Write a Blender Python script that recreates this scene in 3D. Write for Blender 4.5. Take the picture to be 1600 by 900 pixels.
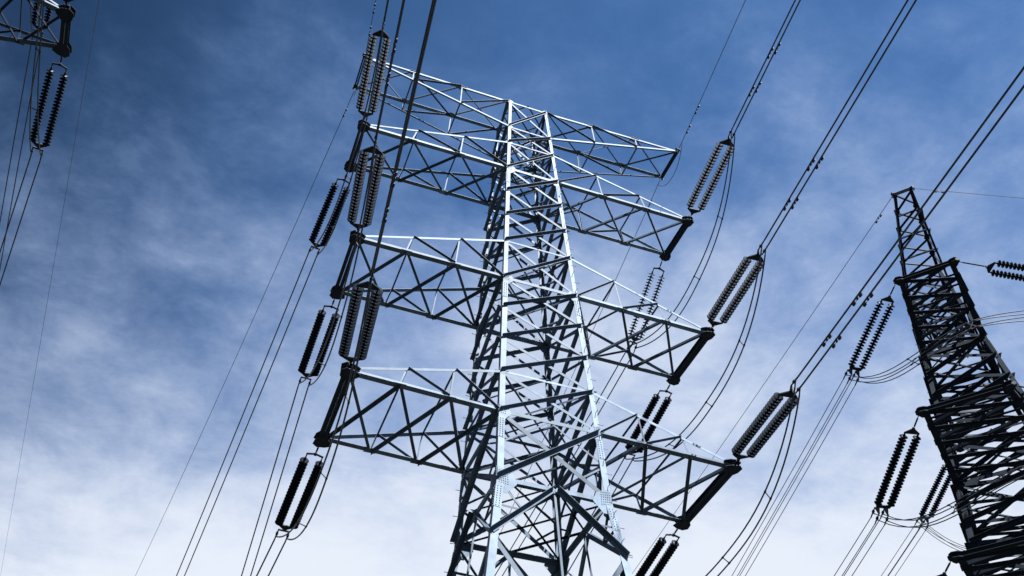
import bpy, math, random
from mathutils import Vector, Matrix
R_ = math.radians
random.seed(11)
for o in list(bpy.data.objects): bpy.data.objects.remove(o, do_unlink=True)
scene = bpy.context.scene
COL = scene.collection

# ------------------------------------------------------------------ camera
cam_d = bpy.data.cameras.new('camera'); cam = bpy.data.objects.new('camera', cam_d); COL.objects.link(cam)
cam_d.sensor_width = 36.0; cam_d.lens = 36.0*1542.0/1600.0
cam_d.clip_start = 0.1; cam_d.clip_end = 6000
cr = Vector((0.9371, -0.3489, -0.0070)); cu = Vector((-0.2460, -0.6733, 0.6972))
CAMROT = Matrix(((0.937, -0.246, -0.248), (-0.349, -0.673, -0.652), (-0.007, 0.697, -0.717)))
cam.matrix_world = Matrix.Translation((-12.547, -31.102, 1.6)) @ CAMROT.to_quaternion().normalized().to_matrix().to_4x4()
scene.camera = cam

# ------------------------------------------------------------------ light
SUN_AZ, SUN_EL = R_(163), R_(52)       # compass azimuth, from +Y turning to +X
SD = Vector((math.sin(SUN_AZ)*math.cos(SUN_EL), math.cos(SUN_AZ)*math.cos(SUN_EL), math.sin(SUN_EL)))
sl = bpy.data.lights.new('sun', 'SUN'); so = bpy.data.objects.new('sun', sl); COL.objects.link(so)
sl.energy = 5.0; sl.angle = R_(0.5); sl.color = (0.93, 0.97, 1.0)
so.rotation_euler = SD.to_track_quat('Z', 'Y').to_euler()

world = bpy.data.worlds.new('World'); scene.world = world; world.use_nodes = True
nt = world.node_tree; nt.nodes.clear()
def N(t, **k):
    n = nt.nodes.new(t)
    for a, v in k.items(): setattr(n, a, v)
    return n
def lk(a, b): nt.links.new(a, b)
def math_(op, a, b=None, c=None, clamp=False):
    n = N('ShaderNodeMath', operation=op); n.use_clamp = clamp
    for i, v in enumerate((a, b, c)):
        if v is None: continue
        if isinstance(v, (int, float)): n.inputs[i].default_value = v
        else: lk(v, n.inputs[i])
    return n.outputs[0]
out = N('ShaderNodeOutputWorld'); bg = N('ShaderNodeBackground'); lk(bg.outputs[0], out.inputs[0])
bg.inputs[1].default_value = 0.05
sky = N('ShaderNodeTexSky'); sky.sky_type = 'NISHITA'; sky.sun_disc = False
sky.sun_elevation = SUN_EL; sky.sun_rotation = SUN_AZ
sky.altitude = 300; sky.air_density = 0.8; sky.dust_density = 0.3; sky.ozone_density = 2.2
tc = N('ShaderNodeTexCoord'); sep = N('ShaderNodeSeparateXYZ'); lk(tc.outputs['Generated'], sep.inputs[0])
zc = math_('MAXIMUM', sep.outputs[2], 0.05)
px = math_('DIVIDE', sep.outputs[0], zc); py = math_('DIVIDE', sep.outputs[1], zc)   # a flat cloud deck seen in perspective
cmb = N('ShaderNodeCombineXYZ'); lk(px, cmb.inputs[0]); lk(py, cmb.inputs[1]); cmb.inputs[2].default_value = 3.1
def noise(scale, detail, rough, dist, vec, sc=(1, 1, 1), rot=0.0, loc=(0, 0, 0)):
    mp = N('ShaderNodeMapping'); mp.inputs['Scale'].default_value = sc; mp.inputs['Rotation'].default_value = (0, 0, rot)
    mp.inputs['Location'].default_value = loc
    lk(vec, mp.inputs[0])
    n = N('ShaderNodeTexNoise'); n.inputs['Scale'].default_value = scale; n.inputs['Detail'].default_value = detail
    n.inputs['Roughness'].default_value = rough; n.inputs['Distortion'].default_value = dist
    lk(mp.outputs[0], n.inputs['Vector']); return n.outputs['Fac']
dirv = tc.outputs['Generated']
n1 = noise(3.4, 8, .58, .2, dirv, (1, 1, 1.5), 0, (2.3, .4, .6))
n2 = noise(11.0, 9, .66, .25, dirv, (1, 1, 1.7), 0, (0, .7, 0))
n3 = noise(1.7, 9, .68, .25, cmb.outputs[0], (1, 1.8, 1), R_(35), (1.3, 2.2, 0))
# veil of cloud, thick low in the north-west, thinning upward and to the south
vd = V0 = N('ShaderNodeVectorMath', operation='DOT_PRODUCT'); lk(dirv, vd.inputs[0]); vd.inputs[1].default_value = (0.53, 1.02, -.79)
low = math_('ADD', math_('ADD', vd.outputs['Value'], .22), math_('MULTIPLY', math_('MAXIMUM', math_('SUBTRACT', .57, sep.outputs[2]), 0), 1.6))
e1 = math_('MULTIPLY_ADD', math_('SUBTRACT', n1, .5), .75, low)
e1 = math_('MULTIPLY_ADD', math_('SUBTRACT', n3, .5), .45, e1)
e2 = math_('MULTIPLY_ADD', math_('SUBTRACT', n2, .5), 0.46, e1)
mr = N('ShaderNodeMapRange'); mr.interpolation_type = 'SMOOTHSTEP'
mr.inputs['From Min'].default_value = 0.0; mr.inputs['From Max'].default_value = 1.0
lk(e2, mr.inputs['Value'])
skyc = N('ShaderNodeMix'); skyc.data_type = 'RGBA'; skyc.blend_type = 'MULTIPLY'; skyc.inputs['Factor'].default_value = 1
# deeper blue toward the north-west, clearer and lighter toward the east
xr = N('ShaderNodeMapRange'); xr.interpolation_type = 'SMOOTHSTEP'; lk(sep.outputs[0], xr.inputs['Value'])
xr.inputs['From Min'].default_value = -.32; xr.inputs['From Max'].default_value = .26; xr.inputs['To Min'].default_value = .32; xr.inputs['To Max'].default_value = 1.0
tint = N('ShaderNodeVectorMath', operation='SCALE'); tint.inputs[0].default_value = (.64, .97, 1.20); 
yr = N('ShaderNodeMapRange'); yr.interpolation_type = 'SMOOTHSTEP'; lk(sep.outputs[1], yr.inputs['Value'])
yr.inputs['From Min'].default_value = -.35; yr.inputs['From Max'].default_value = .2; yr.inputs['To Min'].default_value = .45; yr.inputs['To Max'].default_value = 1.0  # unseen southern sky dimmed so shaded steel gets less ambient light
lk(math_('MULTIPLY', xr.outputs[0], yr.outputs[0]), tint.inputs['Scale'])
lk(sky.outputs[0], skyc.inputs['A']); lk(tint.outputs[0], skyc.inputs['B'])
cl = N('ShaderNodeMix'); cl.data_type = 'RGBA'; lk(mr.outputs[0], cl.inputs['Factor'])       # thin veil stays bluish, thick cloud white
cl.inputs['A'].default_value = (1.7, 3.05, 6.1, 1); cl.inputs['B'].default_value = (5.35, 5.75, 6.45, 1)
mix = N('ShaderNodeMix'); mix.data_type = 'RGBA'
lk(mr.outputs[0], mix.inputs['Factor']); lk(skyc.outputs['Result'], mix.inputs['A']); lk(cl.outputs['Result'], mix.inputs['B'])
lk(mix.outputs['Result'], bg.inputs[0])

scene.render.engine = 'CYCLES'
scene.view_settings.view_transform = 'Standard'; scene.view_settings.look = 'None'
scene.view_settings.exposure = 1.6; scene.view_settings.gamma = 1.0; scene.view_settings.use_curve_mapping = False

# ------------------------------------------------------------------ materials
def mat(name, base, rough=.5, metal=0.0, var=.25, scale=3.0, bump=.0, spec=.5, coat=0, tint=None, streak=False):
    m = bpy.data.materials.new(name); m.use_nodes = True; t = m.node_tree; b = t.nodes['Principled BSDF']
    b.inputs['Roughness'].default_value = rough; b.inputs['Metallic'].default_value = metal
    b.inputs['Specular IOR Level'].default_value = spec; b.inputs['Coat Weight'].default_value = coat
    co = t.nodes.new('ShaderNodeTexCoord')
    n = t.nodes.new('ShaderNodeTexNoise'); n.inputs['Scale'].default_value = scale; n.inputs['Detail'].default_value = 6
    n.inputs['Roughness'].default_value = .65; t.links.new(co.outputs['Object'], n.inputs['Vector'])
    r = t.nodes.new('ShaderNodeValToRGB'); r.color_ramp.elements[0].position = .3; r.color_ramp.elements[1].position = .7
    c0 = [c*(1-var) for c in base]; c1 = [min(1, c*(1+var)) for c in base]
    if tint: c0 = list(tint)
    r.color_ramp.elements[0].color = (*c0, 1); r.color_ramp.elements[1].color = (*c1, 1)
    t.links.new(n.outputs['Fac'], r.inputs[0])
    if streak:
        oi = t.nodes.new('ShaderNodeObjectInfo'); mrn = t.nodes.new('ShaderNodeMapRange'); mrn.inputs['To Min'].default_value = .62; mrn.inputs['To Max'].default_value = 1.22
        t.links.new(oi.outputs['Random'], mrn.inputs['Value'])
        vm = t.nodes.new('ShaderNodeVectorMath'); vm.operation = 'SCALE'; t.links.new(r.outputs[0], vm.inputs[0]); t.links.new(mrn.outputs[0], vm.inputs['Scale'])
        n2 = t.nodes.new('ShaderNodeTexNoise'); n2.inputs['Scale'].default_value = 7; n2.inputs['Detail'].default_value = 8; n2.inputs['Roughness'].default_value = .75
        mpg = t.nodes.new('ShaderNodeMapping'); mpg.inputs['Scale'].default_value = (1, 1, .35); t.links.new(co.outputs['Object'], mpg.inputs[0]); t.links.new(mpg.outputs[0], n2.inputs['Vector'])
        r2 = t.nodes.new('ShaderNodeMapRange'); r2.inputs['From Min'].default_value = .56; r2.inputs['From Max'].default_value = .72; r2.inputs['To Max'].default_value = .75
        t.links.new(n2.outputs['Fac'], r2.inputs['Value'])
        mx = t.nodes.new('ShaderNodeMix'); mx.data_type = 'RGBA'; t.links.new(r2.outputs[0], mx.inputs['Factor']); t.links.new(vm.outputs[0], mx.inputs['A'])
        mx.inputs['B'].default_value = (base[0]*.45, base[1]*.42, base[2]*.40, 1)
        t.links.new(mx.outputs['Result'], b.inputs['Base Color'])
    else: t.links.new(r.outputs[0], b.inputs['Base Color'])
    if bump:
        bp = t.nodes.new('ShaderNodeBump'); bp.inputs['Strength'].default_value = bump; bp.inputs['Distance'].default_value = .01
        t.links.new(n.outputs['Fac'], bp.inputs['Height']); t.links.new(bp.outputs[0], b.inputs['Normal'])
    return m
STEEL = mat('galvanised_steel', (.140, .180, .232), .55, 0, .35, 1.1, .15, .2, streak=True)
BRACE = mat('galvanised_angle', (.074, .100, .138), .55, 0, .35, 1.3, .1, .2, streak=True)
BEAM = mat('shade_toned_channel', (.022, .028, .040), .55, 0, .35, 1.5, .1, .15)  # end beams: shade of their undersides put into the base colour
SHADEST = mat('shade_toned_steel', (.014, .019, .029), .6, 0, .35, 1.5, .1, .15)  # right tower: its backlit shade is put into the steel colour
SHADEBR = mat('shade_toned_angle', (.018, .024, .036), .6, 0, .3, 1.5, .1, .15)  # braces of the side towers, shade likewise put into the colour
PORC = mat('brown_glazed_porcelain', (.010, .012, .017), .4, 0, .2, 8, 0, .08)
PORCN = mat('grey_glazed_porcelain', (.010, .013, .020), .5, 0, .3, 8, 0, .02)
CAPM = mat('insulator_cap_iron', (.03, .034, .04), .6, 0, .2, 8, 0, .2)
HARD = mat('forged_hardware', (.022, .026, .034), .6, 0, .25, 6, 0, .2)
WIRE = mat('aluminium_conductor', (.035, .04, .05), .55, 0, .2, 4)
EWIRE = mat('steel_earth_wire', (.04, .05, .07), .6, 0, .2, 4)
CONC = mat('foundation_concrete', (.36, .35, .33), .9, 0, .2, 2, .4)
GRASS = mat('dark_peaty_ground', (.012, .014, .010), .95, 0, .5, .35, .6)

# ------------------------------------------------------------------ helpers
class MB:
    def __init__(s): s.v = []; s.f = []
    def poly(s, prof, p0, p1, a, b, prof2=None):
        """extrude a closed 2-D profile (in axes a, b) from p0 to p1"""
        n = len(prof); i = len(s.v)
        for x, y in prof: s.v.append(p0 + a*x + b*y)
        for x, y in (prof2 or prof): s.v.append(p1 + a*x + b*y)
        for k in range(n): s.f.append((i+k, i+(k+1) % n, i+n+(k+1) % n, i+n+k))
        s.f.append(tuple(range(i+n-1, i-1, -1))); s.f.append(tuple(range(i+n, i+2*n)))
    def angle(s, p0, p1, d1, d2, w, t, w2=None):
        """steel angle: corner on p0-p1, flanges along d1 and d2"""
        u = (p1-p0).normalized(); d1 = (d1-u*d1.dot(u)).normalized(); d2 = (d2-u*d2.dot(u)-d1*d2.dot(d1)).normalized()
        w2 = w2 or w
        s.poly([(0, 0), (w, 0), (w, t), (t, t), (t, w2), (0, w2)], p0, p1, d1, d2)
    def brace(s, p0, p1, n, w, t, off=0.0, side=1, trim=(0, 0)):
        """angle lying in the plane with outward normal n; off = depth below the plane"""
        u = (p1-p0).normalized(); p0 = p0+u*trim[0]; p1 = p1-u*trim[1]
        n = (n-u*n.dot(u)).normalized(); b = n.cross(u)*side
        if b.z > 0 or (abs(b.z) < 1e-4 and side < 0): b = -b       # heel of the angle uppermost
        s.angle(p0-n*off-b*w*.5, p1-n*off-b*w*.5, b, -n if off >= 0 else n, w, t)
    def box(s, c, a, b, d):
        """box from centre and three half vectors"""
        s.poly([(-1, -1), (1, -1), (1, 1), (-1, 1)], c-d, c+d, a, b)
    def bar(s, p0, p1, w, h, up):
        u = (p1-p0).normalized(); b = (up-u*up.dot(u)).normalized(); a = u.cross(b)
        s.poly([(-w/2, -h/2), (w/2, -h/2), (w/2, h/2), (-w/2, h/2)], p0, p1, a, b)
    def rod(s, p0, p1, r, r2=None, n=8):
        u = (p1-p0).normalized(); a = u.orthogonal().normalized(); b = u.cross(a)
        pr = [(math.cos(k*math.tau/n), math.sin(k*math.tau/n)) for k in range(n)]
        s.poly([(x*r, y*r) for x, y in pr], p0, p1, a, b, [(x*(r2 or r), y*(r2 or r)) for x, y in pr])
    def plate(s, pts, n, t):
        i = len(s.v); m = len(pts)
        for p in pts: s.v.append(p+n*t*.5)
        for p in pts: s.v.append(p-n*t*.5)
        s.f.append(tuple(range(i, i+m))); s.f.append(tuple(range(i+2*m-1, i+m-1, -1)))
        for k in range(m): s.f.append((i+k, i+m+k, i+m+(k+1) % m, i+(k+1) % m))
    def tube(s, pts, r, n=6):
        rings = []
        a = None
        for k, p in enumerate(pts):
            u = (pts[min(k+1, len(pts)-1)]-pts[max(k-1, 0)]).normalized()
            a = u.orthogonal().normalized() if a is None else (a-u*a.dot(u)).normalized()
            b = u.cross(a); i = len(s.v)
            for j in range(n):
                t = j*math.tau/n; s.v.append(p+a*math.cos(t)*r+b*math.sin(t)*r)
            rings.append(i)
        for i, j in zip(rings, rings[1:]):
            for k in range(n): s.f.append((i+k, i+(k+1) % n, j+(k+1) % n, j+k))
        s.f.append(tuple(reversed(range(rings[0], rings[0]+n)))); s.f.append(tuple(range(rings[-1], rings[-1]+n)))
    def lathe(s, prof, org, ax, n=16):
        a = ax.orthogonal().normalized(); b = ax.cross(a); rings = []
        for r, h in prof:
            rings.append(len(s.v))
            for j in range(n):
                t = j*math.tau/n; s.v.append(org+ax*h+a*math.cos(t)*r+b*math.sin(t)*r)
        for i, j in zip(rings, rings[1:]):
            for k in range(n): s.f.append((i+k, i+(k+1) % n, j+(k+1) % n, j+k))
        s.f.append(tuple(reversed(range(rings[0], rings[0]+n)))); s.f.append(tuple(range(rings[-1], rings[-1]+n)))
    def build(s, name, m, parent=None, smooth=False):
        me = bpy.data.meshes.new(name); me.from_pydata([tuple(v) for v in s.v], [], s.f)
        me.materials.append(m); me.update()
        if smooth:
            me.polygons.foreach_set('use_smooth', [True]*len(me.polygons))
        o = bpy.data.objects.new(name, me); COL.objects.link(o)
        if parent: o.parent = parent
        return o
def tag(o, label=None, cat=None, group=None, kind=None):
    for k, v in (('label', label), ('category', cat), ('group', group), ('kind', kind)):
        if v: o[k] = v
    return o
def empty(name, loc=(0, 0, 0), rot=None):
    o = bpy.data.objects.new(name, None); COL.objects.link(o); o.empty_display_size = .3
    if rot is not None: o.matrix_world = Matrix.Translation(loc) @ rot.to_4x4()
    else: o.location = loc
    return o
V = Vector; UP = V((0, 0, 1))

# ------------------------------------------------------------------ ground
g = MB(); g.v = [V((-3000, -3000, 0)), V((3000, -3000, 0)), V((3000, 3000, 0)), V((-3000, 3000, 0))]; g.f = [(0, 1, 2, 3)]
tag(g.build('ground', GRASS), kind='structure')

# ------------------------------------------------------------------ lattice towers
# spec: zt/zb heights of the upper and lower chords of the four arm levels (0 = earth-wire arm),
# a = arm reach, b = half length of the end beam, hx/hy(z) half widths of the body
def make_tower(spec):
    root = empty('transmission_tower', spec['loc']); root.rotation_euler = (0, 0, spec.get('rot', 0))
    S, Bm, BR = spec['steel'], spec['beam'], spec['brace']
    zt, zb, a, b, cc = spec['zt'], spec['zb'], spec['a'], spec['b'], spec.get('c', (0, 0, 0, 0))
    zw = spec['waist']; HX, HY = spec['hx'], spec['hy']; da = spec.get('da', {}); dzz = spec.get('dz', {})
    def corner(sx, sy, z): return V((sx*HX(z), sy*HY(z), z))
    k_ = spec.get('bulk', 1.0); bk = spec.get('beambulk', 1.0); NB = spec.get('bays', 3); NP = spec.get('panels', 3)
    # ---- legs
    steps = [zt[0]+.12, zb[1], zb[2], zb[3], zw, zw*.5, .35]
    for sx in (-1, 1):
        for sy in (-1, 1):
            m = MB()
            for i, (z1, z0) in enumerate(zip(steps, steps[1:])):
                w = (.17, .20, .235, .26, .29, .32)[i]*k_; t = .022
                m.angle(corner(sx, sy, z1), corner(sx, sy, z0), V((-sx, 0, 0)), V((0, -sy, 0)), w, t)
                if i:   # bolted splice cover below each arm
                    p1 = corner(sx, sy, z1-.35); p0 = corner(sx, sy, z1-1.35); o = V((sx*.013, sy*.013, 0))
                    m.angle(p1+o, p0+o, V((-sx, 0, 0)), V((0, -sy, 0)), w*.93, .012)
                    for j in range(9):
                        q = p1.lerp(p0, (j+.5)/9)
                        for d in (.3, .72):
                            m.box(q+o+V((-sx*w*d, sy*.01, 0)), V((.016, 0, 0)), V((0, .014, 0)), V((0, 0, .016)))
                            m.box(q+o+V((sx*.01, -sy*w*d, 0)), V((.014, 0, 0)), V((0, .016, 0)), V((0, 0, .016)))
            leg = m.build('leg', S, root)
            if (sx, sy) in ((-1, 1), (1, -1)):
                z = zt[0]-.6; n_ = 0
                while z > 3 and n_ < 48:
                    st = MB(); p = corner(sx, sy, z)+V((-sx*.06, 0, 0)); d = V((sx*.26, 0, 0)) if n_ % 2 else V((-sx*.0, sy*.22, 0))
                    st.rod(p, p+d, .013, n=6); st.rod(p+d*.94, p+d, .022, n=6); st.build('step_bolt', S, leg); z -= .62; n_ += 1
            f = MB(); c = corner(sx, sy, 0); c.z = 0
            f.poly([(-.55, -.55), (.55, -.55), (.55, .55), (-.55, .55)], c-UP*.3, c+UP*.35, V((1, 0, 0)), V((0, 1, 0)),
                   [(-.4, -.4), (.4, -.4), (.4, .4), (-.4, .4)])
            f.build('footing', CONC, root)
    # ---- body bracing, one part per face, each brace a sub-part
    levels = [zt[0], zb[0], zt[1], zb[1]]
    def cut(z1, z0, n): return [z1+(z0-z1)*(i+1)/n for i in range(n)]
    levels += cut(zb[1], zt[2], NP) + [zb[2]] + cut(zb[2], zt[3], NP) + [zb[3], zw]
    heavy = {round(z, 3) for z in zb[1:]} | {round(zw, 3)}; light = {round(z, 3) for z in zt} | {round(zb[0], 3)}
    faces = [((-1, -1), (1, -1), V((0, -1, 0))), ((1, -1), (1, 1), V((1, 0, 0))), ((1, 1), (-1, 1), V((0, 1, 0))), ((-1, 1), (-1, -1), V((-1, 0, 0)))]
    for c0, c1, n in faces:
        fr = MB(); fr.brace(corner(*c0, zw), corner(*c1, zw), n, .18*k_, .018, .03)
        fb = fr.build('waist_strut', S, root)
        for z in levels[:-1]:
            if round(z, 3) not in heavy | light: continue
            fr = MB(); hv = round(z, 3) in heavy
            fr.brace(corner(*c0, z), corner(*c1, z), n, (.17 if hv else .10)*k_, .018 if hv else .012, .03)
            fr.build('strut', S, fb)
        def br(p, q, w, off, sd=1, tr=(.05, .05)):
            m = MB(); m.brace(p, q, n, w*k_*1.12, .012, off, sd, tr); m.build('brace', BR, fb)
        for i, (z1, z0) in enumerate(zip(levels, levels[1:])):
            last = z0 == zw
            w = .17 if last else ((.095 if i < 3 else .115) if n.y < -.5 else (.11 if i < 3 else .14))
            br(corner(*c0, z1), corner(*c1, z0), w, .036)
            br(corner(*c1, z1), corner(*c0, z0), w, -.03, -1)
            if last:      # redundant members in the deep panel above the waist
                x = (corner(*c0, z1)+corner(*c1, z1)+corner(*c0, z0)+corner(*c1, z0))/4
                for c in (c0, c1):
                    mid = corner(*c, (z1+z0)/2)
                    up = corner(*c, z1).lerp(x, .5); dn = corner(*c, z0).lerp(x, .5)
                    br(mid, up, .07, .05); br(mid, dn, .07, .05)
                mt = (corner(*c0, z1)+corner(*c1, z1))/2
                br(mt, corner(*c0, z1).lerp(x, .5), .06, .05); br(mt, corner(*c1, z1).lerp(x, .5), .06, .05)
        # below the waist: K panels widening to the ground
        zs = [zw, zw-2.5, zw-6.6, zw-7.2, zw-12.5, .6]
        m0 = (corner(*c0, zw)+corner(*c1, zw))/2
        for c in (c0, c1): br(m0, corner(*c, zw-2.5), .17, -.03)
        zz = zw-6.4
        m1 = (corner(*c0, zz)+corner(*c1, zz))/2
        for c in (c0, c1):
            br(corner(*c, zw-2.5), m1, .16, .036)
            mid = corner(*c, zw-4.4)
            br(mid, corner(*c, zw-2.5).lerp(m1, .48), .07, .05)
            br(corner(*c, zw-1.2), m0.lerp(corner(*c, zw-2.5), .5), .07, .05)
            br(corner(*c, zw), m0.lerp(corner(*c, zw-2.5), .5), .07, .05)
        br(m0, m1, .08, .06)
        br(corner(*c0, zz), corner(*c1, zz), .12, .03)
        zc_ = zz*.52; m2 = (corner(*c0, zz)+corner(*c1, zz))/2
        for c in (c0, c1):
            br(m2, corner(*c, zc_), .15, .036); br(corner(*c, zz*.76), m2.lerp(corner(*c, zc_), .5), .08, .05)
        br(corner(*c0, zc_), corner(*c1, zc_), .12, .03); m3 = (corner(*c0, zc_)+corner(*c1, zc_))/2
        for c in (c0, c1):
            br(m3, corner(*c, .4), .15, .036); br(corner(*c, zc_*.5), m3.lerp(corner(*c, .4), .5), .08, .05)
        # gusset plates with bolt heads at the leg joints
        e = (corner(*c1, 0)-corner(*c0, 0)).normalized()
        for z in levels:
            zr = round(z, 3)
            if z != zw and zr not in heavy and zr not in light: continue
            big = 1.25 if z == zw else (.8 if zr in heavy else .42)
            for c, s in ((c0, 1), (c1, -1)):
                gp = MB(); p = corner(*c, z)+n*.008
                d = e*s
                P = [p+UP*big*.42, p+d*big*.5+UP*big*.20, p+d*big*.62-UP*big*.12, p+d*big*.3-UP*big*.5, p-UP*big*.5]
                gp.plate([q+d*.02 for q in P], n, .012)
                if zr in heavy or z == zw:
                    for r_ in range(6 if z == zw else 4):
                        for q_ in range(5 if z == zw else 3):
                            q = p+d*(.09+.085*q_)+UP*(big*.28-.085*r_*1.25-q_*.01)
                            gp.box(q+n*.014, e*.017, UP*.017, n*.012)
                gp.build('gusset_plate', S, fb)
    # plan bracing
    for z in [x for x in levels if round(x, 3) in heavy | light]+[zw, zw-6.4]:
        m = MB()
        m.brace(corner(-1, -1, z), corner(1, 1, z), V((0, 0, -1)), .09*k_, .012, .05); m.brace(corner(1, -1, z), corner(-1, 1, z), V((0, 0, -1)), .09*k_, .012, -.05)
        mids = [(corner(-1, -1, z)+corner(1, -1, z))/2, (corner(1, -1, z)+corner(1, 1, z))/2, (corner(1, 1, z)+corner(-1, 1, z))/2, (corner(-1, 1, z)+corner(-1, -1, z))/2]
        for p, q in zip(mids, mids[1:]+mids[:1]): m.brace(p, q, V((0, 0, -1)), .08*k_, .012, .08)
        m.build('plan_bracing', BR, root)
    # ---- cross-arms
    tips = {}
    for l in range(4):
        for sx in (-1, 1):
            ddz = dzz.get((l, sx), 0); dda = da.get((l, sx), 0)
            tz = (zt[0] if l == 0 else zb[l])+ddz
            T = {sy: V((sx*(a[l]+dda), sy*b[l]+cc[l], tz)) for sy in (-1, 1)}
            for sy in (-1, 1): tips[(l, sx, sy)] = T[sy].copy()
            lowB = {sy: corner(sx, sy, zb[l]) for sy in (-1, 1)}; upB = {sy: corner(sx, sy, zt[l]) for sy in (-1, 1)}
            main, other = (upB, lowB) if l == 0 else (lowB, upB)       # flat chords / sloping chords
            vn = V((0, 0, 1)) if l == 0 else V((0, 0, -1))             # outward normal of the flat plane
            m = MB()
            wch = (.12, .18, .20, .22)[l]*k_
            ob = .10 if l else .05
            h = (.15, .26, .29, .31)[l]*bk; cw = (.085, .14, .15, .16)[l]*bk; gap = (.03, .04, .05, .05)[l]
            for s in (-1, 1):
                o = V((s*(cw+gap)/2, 0, 0)); y0 = V((0, -ob, 0)); y1 = V((0, ob, 0))
                p, q = T[-1]+o+y0, T[1]+o+y1
                w, t = cw, .02                      # channel: web inside, flanges outwards
                m.poly([(-w/2, -h/2), (w/2, -h/2), (w/2, -h/2+t), (-w/2+t, -h/2+t), (-w/2+t, h/2-t), (w/2, h/2-t), (w/2, h/2), (-w/2, h/2)] if s > 0 else
                       [(w/2, -h/2), (w/2, h/2), (-w/2, h/2), (-w/2, h/2-t), (w/2-t, h/2-t), (w/2-t, -h/2+t), (-w/2, -h/2+t), (-w/2, -h/2)], p, q, V((1, 0, 0)), UP)
            arm = m.build('cross_arm', Bm, root)
            for sy in (-1, 1):
                m = MB(); m.angle(T[sy], main[sy], V((0, 0, 1)) if l else V((0, 0, -1)), V((0, -sy, 0)), wch*((1, .72, .62, .46)[l]), .018, wch*1.25)
                m.build('lower_chord' if l else 'upper_chord', S, arm)
            for sy in (-1, 1):
                m = MB(); w2 = (.10, .10, .11, .12)[l]*k_
                if l == 0: m.angle(T[sy]+V((0, 0, -.05)), other[sy], V((0, 0, 1)), V((0, -sy, 0)), w2, .014)
                else: m.angle(T[sy]+V((-sx*.3, 0, .26)), other[sy], V((0, 0, -1)), V((0, -sy, 0)), w2, .014)
                m.build('upper_chord' if l else 'lower_chord', S, arm)
            for sy in (-1, 1):
                m = MB(); r = (.18, .36, .39, .42)[l]*bk; c = T[sy]; d = -.005-h/2 if l else h/2
                pts = [V((sx*r*.75, -sy*r*.55, d)), V((sx*r*.85, sy*r*.3, d)), V((sx*r*.35, sy*r*.75, d)), V((-sx*r*.5, sy*r*.6, d)), V((-sx*r*1.15, sy*r*.2, d)), V((-sx*r*1.05, -sy*r*.35, d)), V((-sx*r*.35, -sy*r*1.1, d)), V((sx*r*.4, -sy*r*1.1, d))]
                m.plate([c+p for p in pts], UP, .025)
                if l: m.plate([c+V((p.x, p.y, h/2+.01)) for p in pts], UP, .025)
                # vertical lug the string shackles to
                m.plate([c+V((-.14, sy*r*.3, -.15)), c+V((-.07, sy*r*1.0, -.05)), c+V((-.07, sy*r*1.0, .05)), c+V((-.14, sy*r*.3, .15))], V((1, 0, 0)), .03)
                m.plate([c+V((.14, sy*r*.3, -.15)), c+V((.07, sy*r*1.0, -.05)), c+V((.07, sy*r*1.0, .05)), c+V((.14, sy*r*.3, .15))], V((1, 0, 0)), .03)
                for q in pts:
                    m.rod(c+q*.72+UP*(-.03+q.z*.28), c+q*.72+UP*(.03+q.z*.28), .025, n=6)
                m.build('corner_plate', Bm, arm)
            # bracing: three bays
            def L(sy, i): return T[sy].lerp(main[sy], i/NB)
            def U(sy, i):
                s = (T[sy]+V((0, 0, -.05))) if l == 0 else (T[sy]+V((-sx*.3, 0, .26)))
                return s.lerp(other[sy], i/NB)
            def ab(p, q, n, w, off, sd=1, mtl=BR, tr=(.04, .04)):
                m = MB(); m.brace(p, q, n, w*k_*1.12, .011, off, sd, tr); m.build('brace', mtl, arm)
            wb = (.07, .10, .11, .12)[l]
            for i in range(NB):
                ab(L(-1, i), L(1, i+1), vn, wb, .03); ab(L(1, i), L(-1, i+1), vn, wb, -.016, -1)
                for sy in (-1, 1):
                    fn = V((0, sy, 0))
                    if i: ab(L(sy, i), U(sy, i), fn, .06, .03)
                    if i: ab(U(sy, i), L(sy, i+1), fn, .075, -.016 if sy < 0 else .03)
                if i: ab(U(-1, i), U(1, i), -vn, .06, .03)
            for i in range(1, NB):
                for sy in (-1, 1):
                    c = L(sy, i)+vn*.008; m = MB()
                    m.plate([c+V((x, y*sy, 0)) for x, y in ((-.26, .04), (.26, .04), (.2, -.2), (0, -.27), (-.2, -.2))], UP, .012)
                    m.build('gusset_plate', S, arm)
    root['_'] = 0; del root['_']
    return root, tips

def half(w0, g0, z0, zw, g1):
    ww = w0+g0*(z0-zw)
    return lambda z: w0+g0*(z0-z) if z >= zw else ww+g1*(zw-z)

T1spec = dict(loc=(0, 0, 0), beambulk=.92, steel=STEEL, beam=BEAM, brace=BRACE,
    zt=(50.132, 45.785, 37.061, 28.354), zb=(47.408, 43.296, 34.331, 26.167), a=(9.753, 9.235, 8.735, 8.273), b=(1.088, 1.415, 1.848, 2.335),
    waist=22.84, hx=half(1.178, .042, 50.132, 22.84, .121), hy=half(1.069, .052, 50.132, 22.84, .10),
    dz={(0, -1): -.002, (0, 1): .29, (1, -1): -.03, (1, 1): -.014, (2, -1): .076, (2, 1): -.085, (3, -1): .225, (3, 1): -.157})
t1, tips1 = make_tower(T1spec)
tag(t1, 'tall galvanised steel lattice tower in the middle with eight sunlit cross-arms', 'transmission tower', 'lattice transmission towers')

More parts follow.
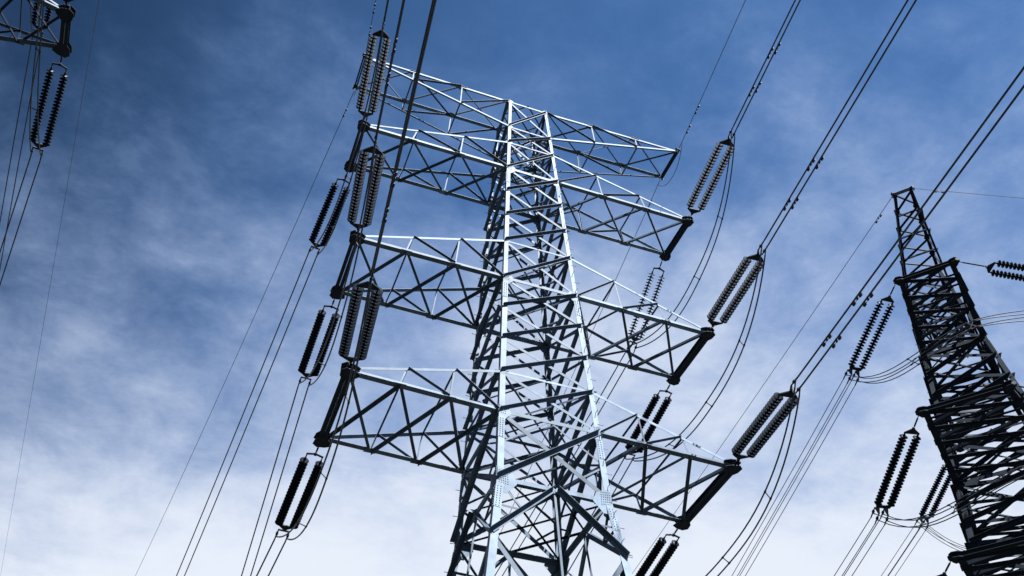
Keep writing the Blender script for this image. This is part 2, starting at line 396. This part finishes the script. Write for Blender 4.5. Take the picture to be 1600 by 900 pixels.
T2spec = dict(loc=(26.796, -.11, 0), rot=.721, steel=SHADEST, beam=SHADEST, brace=SHADEBR, bulk=1.2, beambulk=.72, bays=5, panels=4,
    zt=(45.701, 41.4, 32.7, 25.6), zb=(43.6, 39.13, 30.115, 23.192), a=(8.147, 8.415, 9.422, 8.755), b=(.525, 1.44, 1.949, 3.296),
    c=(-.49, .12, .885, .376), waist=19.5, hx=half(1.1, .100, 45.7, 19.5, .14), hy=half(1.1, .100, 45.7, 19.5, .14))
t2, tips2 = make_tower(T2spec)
tag(t2, 'dark backlit steel lattice tower at the right with its arms pointing at the viewer', 'transmission tower', 'lattice transmission towers')

T3spec = dict(loc=(-32.2, -1.2, 0), rot=.022, steel=BRACE, beam=BEAM, brace=SHADEBR, bulk=.95,
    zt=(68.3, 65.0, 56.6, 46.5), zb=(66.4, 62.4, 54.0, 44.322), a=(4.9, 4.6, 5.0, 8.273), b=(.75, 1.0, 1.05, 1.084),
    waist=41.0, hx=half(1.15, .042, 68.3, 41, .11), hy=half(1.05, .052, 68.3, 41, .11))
t3, tips3 = make_tower(T3spec)
tag(t3, 'steel lattice tower of which only one dark arm tip shows at the upper left', 'transmission tower', 'lattice transmission towers')
def world_tips(spec, tips):
    M = Matrix.Translation(spec['loc']) @ Matrix.Rotation(spec.get('rot', 0), 4, 'Z')
    return {k: M @ v for k, v in tips.items()}
W1, W2, W3 = world_tips(T1spec, tips1), world_tips(T2spec, tips2), world_tips(T3spec, tips3)

# ------------------------------------------------------------------ insulator sets
ND = 22
def shed_mesh(material, r):
    m = MB()
    # +Y runs from the tower towards the line: iron cap first, then the porcelain skirt
    m.lathe([(.030, 0), (.055, .004), (.058, .05), (.05, .062), (.085, .070), (r*.8, .092), (r, .118), (r, .128), (r*.86, .122), (r*.8, .14), (r*.66, .118), (r*.58, .14), (r*.42, .116), (.03, .122), (.022, .19)], V((0, 0, 0)), V((0, 1, 0)), 18)
    o = m.build('insulator_disc', material, None, True)
    me = o.data; bpy.data.objects.remove(o)
    return me
SHED_FAR = shed_mesh(PORC, .195); SHED_NEAR = shed_mesh(PORCN, .205)
SETS = []
def make_set(style, L, lead, sep=.66, disc=None):
    """style: 'vertical' / 'flat' / 'quad' clamps; L = overall length, lead = hardware between tower and first disc"""
    root = empty('insulator_set')
    X, Y, Z = V((1, 0, 0)), V((0, 1, 0)), V((0, 0, 1))
    n = ND; tail = .62
    pitch = (L-lead-tail-.25)/n
    y0 = lead; y1 = lead+n*pitch
    s2 = sep/2
    m = MB()                                            # shackle and turnbuckle
    m.rod(V((0, -.04, 0)), V((0, lead-.34, 0)), .022); m.rod(V((0, .10, 0)), V((0, max(.2, lead-.5), 0)), .04)
    m.box(V((0, lead-.36, 0)), X*.05, Z*.05, Y*.07)
    m.build('link', HARD, root)
    m = MB()                                            # tower-side yoke
    if style != 'flat':
        m.plate([X*(-s2-.06)+Y*(lead-.13), X*(-.07)+Y*(lead-.36), X*.07+Y*(lead-.36), X*(s2+.06)+Y*(lead-.13), X*(s2+.05)+Y*(lead-.06), X*(-s2-.05)+Y*(lead-.06)], Z, .03)
    else:
        m.bar(V((-s2-.03, lead-.27, 0)), V((0, lead-.36, 0)), .03, .09, Y); m.bar(V((s2+.03, lead-.27, 0)), V((0, lead-.36, 0)), .03, .09, Y)
        for s in (-1, 1): m.rod(V((s*s2, lead-.28, 0)), V((s*s2, lead+.01, 0)), .028)
    m.build('yoke_plate', HARD, root)
    for s in (-1, 1):
        st = MB(); st.rod(V((0, -.08, 0)), V((0, n*pitch+.1, 0)), .024); st.rod(V((0, -.09, 0)), V((0, .0, 0)), .045)
        so_ = st.build('insulator_string', CAPM, root); so_.location = (s*s2, y0, 0)
        for k in range(n):
            d = bpy.data.objects.new('insulator_disc', disc); COL.objects.link(d); d.parent = so_
            d.location = (0, k*pitch, 0); d.rotation_euler = (0, random.uniform(0, 6.28), 0)
            d.scale = (1, pitch/.19, 1)
    m = MB()                                            # line-side yoke
    ye = y1+.1
    clamps = []
    if style == 'vertical':
        m.plate([X*(-s2-.09)+Y*(y1+.02), X*(s2+.09)+Y*(y1+.02), X*(s2+.02)+Y*(ye+.05), X*.09+Y*(ye+.26), X*(-.09)+Y*(ye+.26), X*(-s2-.02)+Y*(ye+.05)], Z, .05)
        m.plate([Y*(ye+.18)+Z*.1, Y*(ye+.30)+Z*.24, Y*(ye+.38)+Z*.24, Y*(ye+.38)-Z*.24, Y*(ye+.30)-Z*.24, Y*(ye+.18)-Z*.1], X, .04)
        clamps = [V((.0, ye+.36, .23)), V((-.02, ye+.50, -.23))]
    elif style == 'flat':
        m.plate([X*(-s2-.09)+Y*(y1+.02), X*(s2+.09)+Y*(y1+.02), X*.08+Y*(ye+.16), X*(-.08)+Y*(ye+.16)], Z, .05)
        m.bar(V((-.26, ye+.24, 0)), V((.26, ye+.24, 0)), .04, .09, Y); m.rod(V((0, ye+.1, 0)), V((0, ye+.25, 0)), .04)
        clamps = [V((-.24, ye+.24, 0)), V((.24, ye+.24, 0))]
    else:
        m.plate([X*(-s2-.09)+Y*(y1+.02), X*(s2+.09)+Y*(y1+.02), X*(s2)+Y*(ye+.1), X*(-s2)+Y*(ye+.1)], Z, .05)
        for s in (-1, 1):
            m.plate([X*s*.22+Y*(ye), X*s*.22+Y*(ye+.26)+Z*.25, X*s*.22+Y*(ye+.34)+Z*.25, X*s*.22+Y*(ye+.34)-Z*.25, X*s*.22+Y*(ye+.26)-Z*.25], X, .04)
        clamps = [V((s*.25, ye+.3, z)) for z in (.25, -.25) for s in (-1, 1)]
    m.build('yoke_plate', HARD, root)
    ends = []
    for c in clamps:
        m = MB(); m.rod(c-Y*.02, c+Y*.16, .03); m.rod(c+Y*.14, c+Y*.62, .042, .03); m.bar(c+Y*.18, c+Y*.30, .10, .10, Z)
        m.rod(c+Y*.34, c+Y*.20-Z*.24, .028)
        m.build('dead_end_clamp', HARD, root); ends.append((c+Y*.6, c+Y*.20-Z*.24))
    return root, ends
def copy_tree(o, parent=None):
    c = o.copy(); COL.objects.link(c)
    if parent: c.parent = parent; c.matrix_parent_inverse = o.matrix_parent_inverse.copy()
    for ch in list(o.children): copy_tree(ch, c)
    return c
PROTO = {}
def place_set(key, tip, d, label, group, L=5.9, lead=.62, style='flat', disc=None, offs=.35):
    """returns wire start points and jumper start points in world space"""
    d = d.normalized(); x = d.cross(UP).normalized(); z = x.cross(d)
    rot = Matrix((x, d, z)).transposed()
    if key not in PROTO:
        r, ends = make_set(style, L, lead, disc=disc); PROTO[key] = (r, ends, [0])
    r, ends, used = PROTO[key]
    o = r if not used[0] else copy_tree(r); used[0] = 1
    M = Matrix.Translation(tip+V((d.x, d.y, 0)).normalized()*offs) @ rot.to_4x4()
    o.matrix_world = M
    tag(o, label, 'insulator', group)
    return [M @ e[0] for e in ends], [M @ e[1] for e in ends], x, d

# ------------------------------------------------------------------ wires
def run(p, d, length, k, n=44):
    """conductor leaving p along d (horizontal unit scaled), curvature k"""
    h = V((d.x, d.y, 0)); hl = h.length; h.normalize(); s_ = d.z/hl; pts = []
    for i in range(n+1):
        t = (i/n)**1.5*length; pts.append(p+h*t+UP*(s_*t+k*t*t))
    return pts
def at_len(pts, dist):
    acc = 0
    for a_, b_ in zip(pts, pts[1:]):
        l = (b_-a_).length
        if acc+l >= dist: return a_.lerp(b_, (dist-acc)/l), (b_-a_).normalized()
        acc += l
    return pts[-1], (pts[-1]-pts[-2]).normalized()
def bundle(starts, d, length, k, r, label, group, dampers=(), name='conductor_bundle', spacers=(), mat_=WIRE, cat='power line'):
    """one spacer-joined bundle, or a single wire: every wire is a part"""
    root = empty(name, starts[0]); P = []
    for s in starts:
        pts = run(s, d, length, k); P.append(pts)
        m = MB(); m.tube([p-starts[0] for p in pts], r); m.build('wire', mat_, root)
    for i, dist in enumerate(dampers):
        for j, pts in enumerate(P):
            c, u = at_len(pts, dist+.35*j); c = c-starts[0]; m = MB()
            m.box(c-UP*.05, u*.03, UP*.08, u.cross(UP).normalized()*.025)
            m.rod(c-u*.22-UP*.12, c+u*.22-UP*.12, .010)
            for s in (-1, 1): m.rod(c+u*s*.15-UP*.13, c+u*s*.30-UP*.13, .045, .05)
            m.build('vibration_damper', HARD, root)
    for dist in spacers:
        m = MB(); cs = [at_len(pts, dist)[0]-starts[0] for pts in P]; u = at_len(P[0], dist)[1]
        cen = sum(cs, V((0, 0, 0)))/len(cs)
        for c in cs:
            m.bar(cen, c, .035, .05, u); m.rod(c-u*.06, c+u*.06, .045)
        m.build('spacer', HARD, root)
    tag(root, label, cat, group)
    return root
def jumper(A, B_, sag, r, label, group, bulge=V((0, 0, 0)), spacers=(.25, .5, .75), power=2.4, name='jumper_loop', bpow=None):
    root = empty(name, A[0]); P = []
    for a_, b_ in zip(A, B_):
        pts = []
        for i in range(33):
            t = i/32; u = abs(2*t-1)**power
            pts.append(a_.lerp(b_, t)-UP*sag*(1-u)+bulge*(1-abs(2*t-1)**(bpow or power))-A[0])
        P.append(pts); m = MB(); m.tube(pts, r); m.build('wire', WIRE, root)
    if len(A) > 1:
        for t in spacers:
            i = int(t*32); cs = [p[i] for p in P]; cen = sum(cs, V((0, 0, 0)))/len(cs); u = (P[0][i+1]-P[0][i-1]).normalized(); m = MB()
            for c in cs: m.bar(cen, c, .03, .04, u); m.rod(c-u*.06, c+u*.06, .042)
            m.build('spacer', HARD, root)
    tag(root, label, 'jumper cable', group)

WR, WRN, ER = .034, .036, .018
SIDE = {-1: 'left', 1: 'right'}
LV = {1: 'top', 2: 'middle', 3: 'lowest'}
DN = {(1, -1): (-.092, -1, .05), (2, -1): (-.107, -1, -.09), (3, -1): (-.100, -1, -.112), (1, 1): (-.067, -1, .09), (2, 1): (-.075, -1, -.018), (3, 1): (-.107, -1, -.063)}
WN = {(1, -1): (-.100, -1, -.01), (2, -1): (-.1006, -1, -.03), (3, -1): (-.1, -1, -.04), (1, 1): (-.095, -1, .033), (2, 1): (-.095, -1, -.008), (3, 1): (-.095, -1, -.015)}
DF = {(1, -1): (-.097, 1, -.216), (2, -1): (-.030, 1, -.200), (3, -1): (-.060, 1, -.26), (1, 1): (-.05, 1, -.718), (2, 1): (-.002, 1, -.208), (3, 1): (-.03, 1, -.22)}
WF = {(1, -1): (-.097, 1, -.30), (2, -1): (.003, 1, -.30), (3, -1): (-.123, 1, -.30), (1, 1): (-.087, 1, -.30), (2, 1): (-.056, 1, -.30), (3, 1): (-.05, 1, -.30)}
for l in (1, 2, 3):
    for sx in (-1, 1):
        k = (l, sx)
        wn, jn, _, _ = place_set('near', W1[(l, sx, -1)], V(DN[k]), 'paired insulator strings rising toward the viewer from the %s %s arm of the sunlit tower' % (LV[l], SIDE[sx]),
            'insulator sets on the near side of the sunlit tower', L=5.55, lead=.55, style='vertical', disc=SHED_NEAR)
        wf, jf, _, _ = place_set('far', W1[(l, sx, 1)], V(DF[k]), 'dark paired insulator strings dropping away behind the %s %s arm of the sunlit tower' % (LV[l], SIDE[sx]),
            'insulator sets on the far side of the sunlit tower', L=5.55, lead=.85, style='flat', disc=SHED_FAR)
        bundle(wn, V(WN[k]), 190, .00025, WRN, 'pair of thick wires running overhead from the %s %s arm of the sunlit tower' % (LV[l], SIDE[sx]), 'overhead conductor pairs', dampers=(2.2, 4.4) if sx > 0 else (2.4, 3.9), spacers=(60, 120))
        bundle(wf, V(WF[k]), 110, .0012, WR, 'pair of wires descending away from the %s %s arm of the sunlit tower' % (LV[l], SIDE[sx]), 'descending conductor pairs', spacers=(40, 80))
        jumper(jn, jf, 2.2, WR, 'twin jumper loop slung below the %s %s arm of the sunlit tower' % (LV[l], SIDE[sx]), 'jumper loops on the sunlit tower', bulge=V((.4 if sx < 0 else .65, 0, 0)))
# earth wires of the sunlit tower
for sx, dn, df in ((-1, (-.0955, -1, -.02), (-.1, 1, -.02)), (1, (-.1, -1, .035), (-.095, 1, -.55))):
    n_, f_ = W1[(0, sx, -1)]+V((0, -.2, 0)), W1[(0, sx, 1)]+V((0, .2, 0))
    bundle([n_], V(dn), 190, .0002, ER, 'thin earth wire running overhead from the topmost %s arm of the sunlit tower' % SIDE[sx], 'earth wires', dampers=(1.5, 2.9), name='earth_wire', mat_=EWIRE, cat='earth wire')
    bundle([f_], V(df), 110, .001, ER, 'thin earth wire descending away from the topmost %s arm of the sunlit tower' % SIDE[sx], 'earth wires', dampers=(1.6,), name='earth_wire', mat_=EWIRE, cat='earth wire')
    jumper([n_+V((0, -.4, 0))], [f_+V((0, .4, 0))], 1.3, ER, 'thin earth wire loop under the topmost %s arm tip of the sunlit tower' % SIDE[sx], 'jumper loops on the sunlit tower')

# backlit tower: far strings go down to the left, the others leave to the right
DR = V((1, -.23, -.12))
SD2 = {-1: 'viewer-side', 1: 'rear'}
D2 = {(1, -1): (.08, 1, -.34), (2, -1): (.2, 1, -.34)}
for l in (1, 2, 3):
    for sx in (-1, 1):
        dl = V(D2.get((l, sx), (.13, 1, -.34)))
        wf, jf, _, _ = place_set('quadL', W2[(l, sx, 1)], dl, 'black paired insulator strings hanging down left from the %s %s arm of the backlit tower' % (LV[l], SD2[sx]),
            'insulator sets on the backlit tower', L=6.0, lead=1.05, style='quad', disc=SHED_FAR)
        wr, jr, _, _ = place_set('quadR', W2[(l, sx, -1)], DR, 'black paired insulator strings leading right from the %s %s arm of the backlit tower' % (LV[l], SD2[sx]),
            'insulator sets on the backlit tower', L=7.2, lead=1.75, style='quad', disc=SHED_FAR)
        bundle(wf, V((.06, 1, -.25)), 130, .0008, .022, 'four-wire bundle descending left from the %s %s arm of the backlit tower' % (LV[l], SD2[sx]), 'four-wire bundles', spacers=(35, 75))
        bundle(wr, V((1, -.23, -.06)), 160, .0003, .019, 'four-wire bundle leaving right from the %s %s arm of the backlit tower' % (LV[l], SD2[sx]), 'four-wire bundles', spacers=(40, 90))
        # keep matching corners of the two quads together
        jumper([jf[0], jf[1], jf[2], jf[3]], [jr[0], jr[1], jr[2], jr[3]], 2.2, .025, 'four wire jumper loop slung below the %s %s arm of the backlit tower' % (LV[l], SD2[sx]), 'jumper loops on the backlit tower', bulge=V((sx*2.6, sx*2.3, 0)), power=4.5, bpow=1.5)
bundle([W2[(0, -1, 1)]], V((0, 1, -.142)), 120, .0003, ER, 'thin earth wire descending left from the peak of the backlit tower', 'earth wires', dampers=(1.6,), name='earth_wire', mat_=EWIRE, cat='earth wire')
bundle([W2[(0, -1, -1)]], V((1, -.23, .02)), 160, .0003, ER, 'thin earth wire leaving right from the peak of the backlit tower', 'earth wires', dampers=(1.6,), name='earth_wire', mat_=EWIRE, cat='earth wire')

# third tower, upper left
for l, dl in ((3, (-.1, 1, -.28)), (2, (-.07, 1, -.25))):
    nm = {3: 'lowest', 2: 'next higher'}[l]
    wf, jf, _, _ = place_set('farlong', W3[(l, 1, 1)], V(dl), 'dark paired insulator strings below the %s right arm tip of the upper left tower' % nm, 'insulator sets on the upper left tower', L=5.8, lead=.85, style='flat', disc=SHED_FAR)
    wn, jn, _, _ = place_set('near', W3[(l, 1, -1)], V((-.09, -1, -.02)), 'paired insulator strings leading forward from the %s arm of the upper left tower' % nm, 'insulator sets on the upper left tower', L=5.55, lead=.55, style='vertical', disc=SHED_NEAR)
    bundle(wf, V({3: (-.13, 1, -.43), 2: (-.08, 1, -.12)}[l]), 110, .0012, WR, 'pair of wires descending from the %s right arm of the upper left tower' % nm, 'descending conductor pairs', spacers=(45,))
    bundle(wn, V((-.1, -1, 0)), 190, .00025, WR, 'pair of thick wires running overhead from the upper left tower, %s arm' % nm, 'overhead conductor pairs', spacers=(60,))
    jumper(jn, jf, 1.2, WR, 'twin jumper loop slung below the %s right arm of the upper left tower' % nm, 'jumper loops on the upper left tower')
bundle([W3[(0, 1, 1)]], V((-.11, 1, .235)), 900, .0000, .021, 'thin earth wire crossing the dark sky right of the upper left tower', 'earth wires', name='earth_wire', mat_=EWIRE, cat='earth wire')
